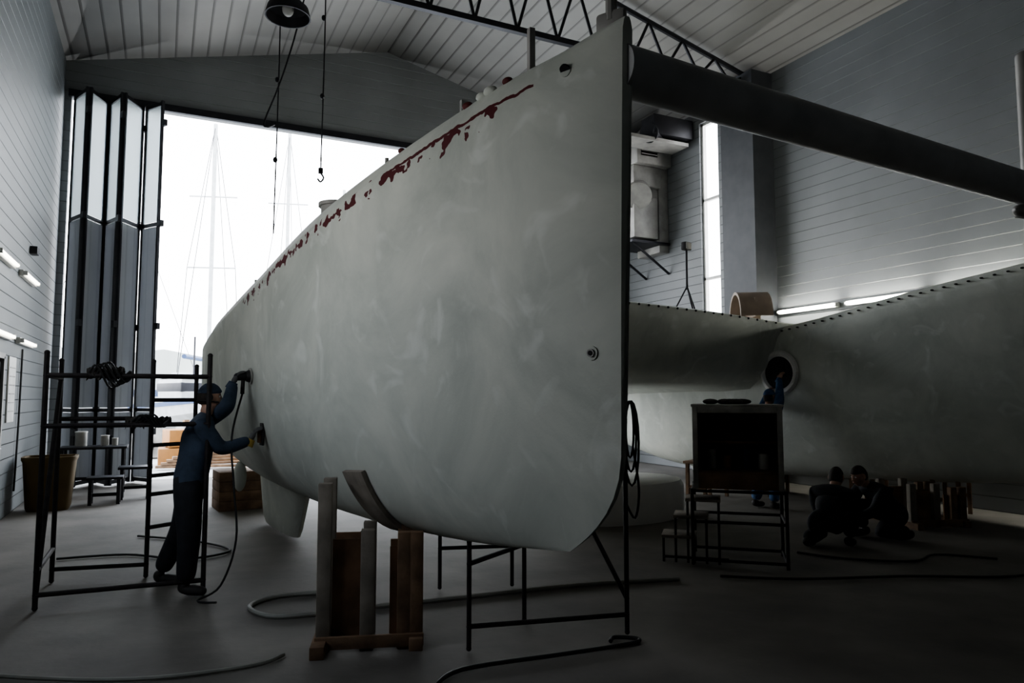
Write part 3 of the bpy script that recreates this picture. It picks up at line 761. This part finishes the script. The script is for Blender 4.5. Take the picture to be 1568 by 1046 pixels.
# worker at the hatch
base=wp+wn*.45-dd*.10; base.z=0; f=-wn; f.z=0; f.normalize(); lt=Vector((-f.y,f.x,0))
def bp(fw,l,z): return base+f*fw+lt*l+UP*z
J=dict(pelvis=bp(-.04,0,.95),waist=bp(-.02,0,1.13),chest=bp(.0,0,1.32),upper=bp(.02,0,1.42),neck=bp(.04,0,1.50),head=bp(.07,0,1.64),
 shR=bp(.02,-.19,1.43),shL=bp(.02,.19,1.43),hpR=bp(-.04,-.1,.88),hpL=bp(-.04,.1,.88),knR=bp(.02,-.12,.5),knL=bp(-.02,.13,.5),anR=bp(-.06,-.13,.1),anL=bp(-.12,.15,.1),toeR=bp(.3,-.13,0),toeL=bp(.3,.15,0))
J['wrR']=wp+wn*.14-UP*.1+tx*.1; J['wrL']=wp+wn*.14-UP*.32-tx*.12
J['elR']=ik(J['shR'],J['wrR'],.29,.27,-UP+lt*-.5); J['elL']=ik(J['shL'],J['wrL'],.29,.27,-UP+lt*.5)
person('hatch_worker',J,f+UP*.1,'cap',M_blue,M_blue,M_skin,{'R':(UP*.8-wn*.5,-wn,lt,.5),'L':(UP*.7-wn*.6,-wn,-lt,.5)})
# crouching workers in the shade
def croucher(nm,L,Z,ang,top,kind):
    base=C(L,Z); f=Vector((math.cos(ang),math.sin(ang),0)); lt=Vector((-f.y,f.x,0))
    def bp(fw,l,z): return base+f*fw+lt*l+UP*z
    J=dict(pelvis=bp(-.16,0,.28),waist=bp(-.06,0,.40),chest=bp(.08,0,.52),upper=bp(.16,0,.59),neck=bp(.23,0,.64),head=bp(.32,0,.73),
     shR=bp(.14,-.19,.58),shL=bp(.14,.19,.58),hpR=bp(-.14,-.1,.26),hpL=bp(-.14,.1,.26),knR=bp(.26,-.18,.40),knL=bp(.24,.18,.11),anR=bp(.12,-.17,.10),anL=bp(-.18,.18,.10),toeR=bp(.5,-.15,0),toeL=bp(.2,.18,0))
    J['wrR']=bp(.54,-.1,.32); J['wrL']=bp(.52,.1,.26)
    J['elR']=ik(J['shR'],J['wrR'],.28,.26,-UP-lt*.5); J['elL']=ik(J['shL'],J['wrL'],.28,.26,-UP+lt*.5)
    return person(nm,J,f+UP*-.25,kind,top,top,M_skin,{'R':(f-UP*.2,-UP+f*.1,lt,.5),'L':(f-UP*.2,-UP+f*.1,-lt,.5)})
croucher('crouching_worker',3.50,8.05,math.radians(25),M_jean,'none')
croucher('crouching_worker',4.35,8.55,math.radians(170),M_jean,'none')

# ------------------------------------------------------------ outside
m=MB(); m.box((0,16.2+60,-.15),(160,120,.2),M_quay); m.done('quay_ground',False)
def sailboat(x,y,L,mast,nm,ang):
    m=MB(); R=rz(ang); rings=[]; rb=[]
    for k in range(13):
        f=k/12; s=(f-.5)*L
        w=.15*L*(1-max(0,(f-.45)/.55)**2)+.01; zb=.9+.5*f*f; zt=2.0+.35*f*f
        rings.append([Vector((x,y,0))+R@Vector((s,a*w*b,z)) for a,b,z in ((1,1,zt),(1,.95,zb+.5),(1,.5,zb),(-1,.5,zb),(-1,.95,zb+.5),(-1,1,zt))])
        rb.append([Vector((x,y,0))+R@Vector((s,a*w*1.01,z)) for a,z in ((1,zt-.1),(1,zt-.35),(-1,zt-.35),(-1,zt-.1))])
    m.loft(rings,M_boatw); m.loft(rb,M_boatb)
    m.box(Vector((x,y,2.3))+R@Vector((-.5,0,0)),(L*.38,L*.16,.6),M_boatw,R,.12); m.box(Vector((x,y,2.35))+R@Vector((-.5,0,0)),(L*.3,L*.165,.18),M_steel,R)
    mp=Vector((x,y,0))+R@Vector((.4,0,0)); m.tube(mp+UP*2,mp+UP*mast,.09,M_boatw)
    for f in (.45,.72):
        z=2+(mast-2)*f; a=R@Vector((0,1.0,0)); m.tube(mp+UP*z-a,mp+UP*z+a,.035,M_boatw)
    for s in (-1,1):
        a=R@Vector((0,s*1.3,0)); b=R@Vector((0,s*1.0,0)); z=2+(mast-2)*.45
        m.poly([mp+a+UP*2,mp+b+UP*z,mp+UP*mast],.015,M_steel,seg=5)
        m.tube(mp+R@Vector((s*L*.45,0,0))+UP*2.1,mp+UP*mast,.015,M_steel,seg=5)
    m.tube(mp+UP*3.2,mp+R@Vector((-L*.36,0,0))+UP*3.2,.09,M_boatb)
    for a in (-.25,.2):
        for b in (-.6,.6):
            m.tube(Vector((x,y,0))+R@Vector((a*L,b*1.4,-.05)),Vector((x,y,0))+R@Vector((a*L,b,1.25)),.05,M_steel)
    m.box(Vector((x,y,.55))+R@Vector((-.3,0,0)),(1.6,.25,1.2),M_boatw,R,.08)
    m.done(nm)
sailboat(1.6,33,9,13.6,'moored_sailboat',1.25); sailboat(5.5,38,10,15.5,'moored_sailboat',1.3); sailboat(-2.8,44,10,14,'moored_sailboat',.2); sailboat(9.5,42,10,14,'moored_sailboat',1.8)
# motor boat on the hard
m=MB(); bx,by=.9,25.5; R=rz(-1.2); rings=[];rb=[]
for k in range(13):
    f=k/12; s=(f-.5)*5.5; w=1.0*(1-max(0,(f-.4)/.6)**2.2)+.01; zb=.55+.45*f**2; zt=1.45+.3*f*f
    rings.append([Vector((bx,by,0))+R@Vector((s,a*w*b,z)) for a,b,z in ((1,1,zt),(1,.9,zb+.35),(1,.1,zb),(-1,.1,zb),(-1,.9,zb+.35),(-1,1,zt))])
    rb.append([Vector((bx,by,0))+R@Vector((s,a*w*1.012,z)) for a,z in ((1,zt-.05),(1,zt-.18),(-1,zt-.18),(-1,zt-.05))])
m.loft(rings,M_boatw); m.loft(rb,M_boatb)
m.box(Vector((bx,by,1.85))+R@Vector((-.2,0,0)),(1.9,1.4,.8),M_boatw,R,.12); m.box(Vector((bx,by,1.95))+R@Vector((-.2,0,0)),(1.93,1.43,.3),M_steel,R,.05); m.box(Vector((bx,by,2.3))+R@Vector((-.2,0,0)),(2.1,1.5,.08),M_boatw,R,.02)
for a in (-1.5,1.2):
    for b in (-.7,.7): m.box(Vector((bx,by,.45))+R@Vector((a,b,0)),(.15,.15,1.0),M_wood,R)
m.tube(Vector((bx,by,2.3)),Vector((bx,by,3.6)),.03,M_steel)
m.done('motor_boat')
m=MB()
for i,(x,y,z,sx) in enumerate(((.5,20.0,.17,1.1),(1.7,20.3,.17,.9),(.7,20.1,.62,1.2),(1.9,20.4,.60,.8))): m.box((x,y,z),(sx,.8,.43),M_orange if i<3 else M_yellow,rz(.1*i),.03)
for k in range(5): m.box((.9+.12*k,18.6+.05*k,.02+.07*k),(2.0,.14,.06),M_wood,rz(.1*k-.2),.004)
m.done('fish_crates')
m=MB()
for k in range(3): m.box((-.4+1.3*k,22.6,.42),(.9,.9,.9),M_duct,rz(.2*k),.05); m.tube((-.4+1.3*k,22.1,.3),(-.4+1.3*k,22.0,.3),.25,M_black,seg=20)
m.done('quay_equipment')
m=MB()
for k in range(14): m.tube((-6+1.5*k,29.5,-.05),(-6+1.5*k,29.5,1.1),.03,M_boatw)
for z in (.55,1.08): m.tube((-6,29.5,z),(13.5,29.5,z),.025,M_boatw)
m.done('quay_railing')
m=MB(); rings=[]
for i in range(2):
    rings.append([Vector((x,150+i*40,-1)) for x in (-160,)]+[Vector((-160+8*k,150+i*40,11+5*math.sin(k*.5)+3*math.sin(k*1.3))) for k in range(41)]+[Vector((160,150+i*40,-1))])
m.loft(rings,M_hill); m.done('distant_hill')

# ------------------------------------------------------------ light
w=bpy.data.worlds.new('sky'); bpy.context.scene.world=w; w.use_nodes=True; nt=w.node_tree
bg=nt.nodes['Background']; bg.inputs['Strength'].default_value=9
tc=nt.nodes.new('ShaderNodeTexCoord'); sp=nt.nodes.new('ShaderNodeSeparateXYZ'); nt.links.new(tc.outputs['Generated'],sp.inputs[0])
r=nt.nodes.new('ShaderNodeValToRGB'); e=r.color_ramp.elements; e[0].position=.0;e[0].color=(1,1,1,1); e[1].position=.7; e[1].color=(.78,.87,1,1)
nn=nt.nodes.new('ShaderNodeTexNoise'); nn.inputs['Scale'].default_value=2.5; nn.inputs['Detail'].default_value=4; nt.links.new(tc.outputs['Generated'],nn.inputs['Vector'])
ad=nt.nodes.new('ShaderNodeMath'); ad.operation='MULTIPLY_ADD'; ad.inputs[1].default_value=.5; ad.inputs[2].default_value=-.25
nt.links.new(nn.outputs['Fac'],ad.inputs[0]); a2=nt.nodes.new('ShaderNodeMath'); a2.operation='ADD'; nt.links.new(ad.outputs[0],a2.inputs[0]); nt.links.new(sp.outputs[2],a2.inputs[1])
nt.links.new(a2.outputs[0],r.inputs['Fac']); nt.links.new(r.outputs['Color'],bg.inputs['Color'])
def portal(loc,sx,sy,rot):
    l=bpy.data.lights.new('portal','AREA'); l.shape='RECTANGLE'; l.size=sx;l.size_y=sy
    l.cycles.is_portal=True
    o=bpy.data.objects.new('sky_portal',l); o.location=loc; o.rotation_euler=rot; bpy.context.scene.collection.objects.link(o)
portal(((DX0+DX1)/2,YB+.3,DH/2),DX1-DX0,DH,(math.radians(-90),0,0))
portal((XL-.3,(W0+W1)/2,(WZ0+WZ1)/2),WZ1-WZ0,W1-W0,(0,math.radians(-90),0))
portal((XR+.3,(R0+R1)/2,(RZ0+RZ1)/2),RZ1-RZ0,R1-R0,(0,math.radians(90),0))
bpy.context.scene.view_settings.look='AgX - Medium High Contrast'
# ------------------------------------------------------------ camera
cam=bpy.data.cameras.new('camera'); cam.sensor_width=36; cam.lens=36*1100/1568; cam.clip_end=1000; cam.clip_start=.05
co=bpy.data.objects.new('camera',cam); co.location=(0,0,CAMH); co.rotation_euler=(math.radians(94.4),0,-YAW)
bpy.context.scene.collection.objects.link(co); bpy.context.scene.camera=co
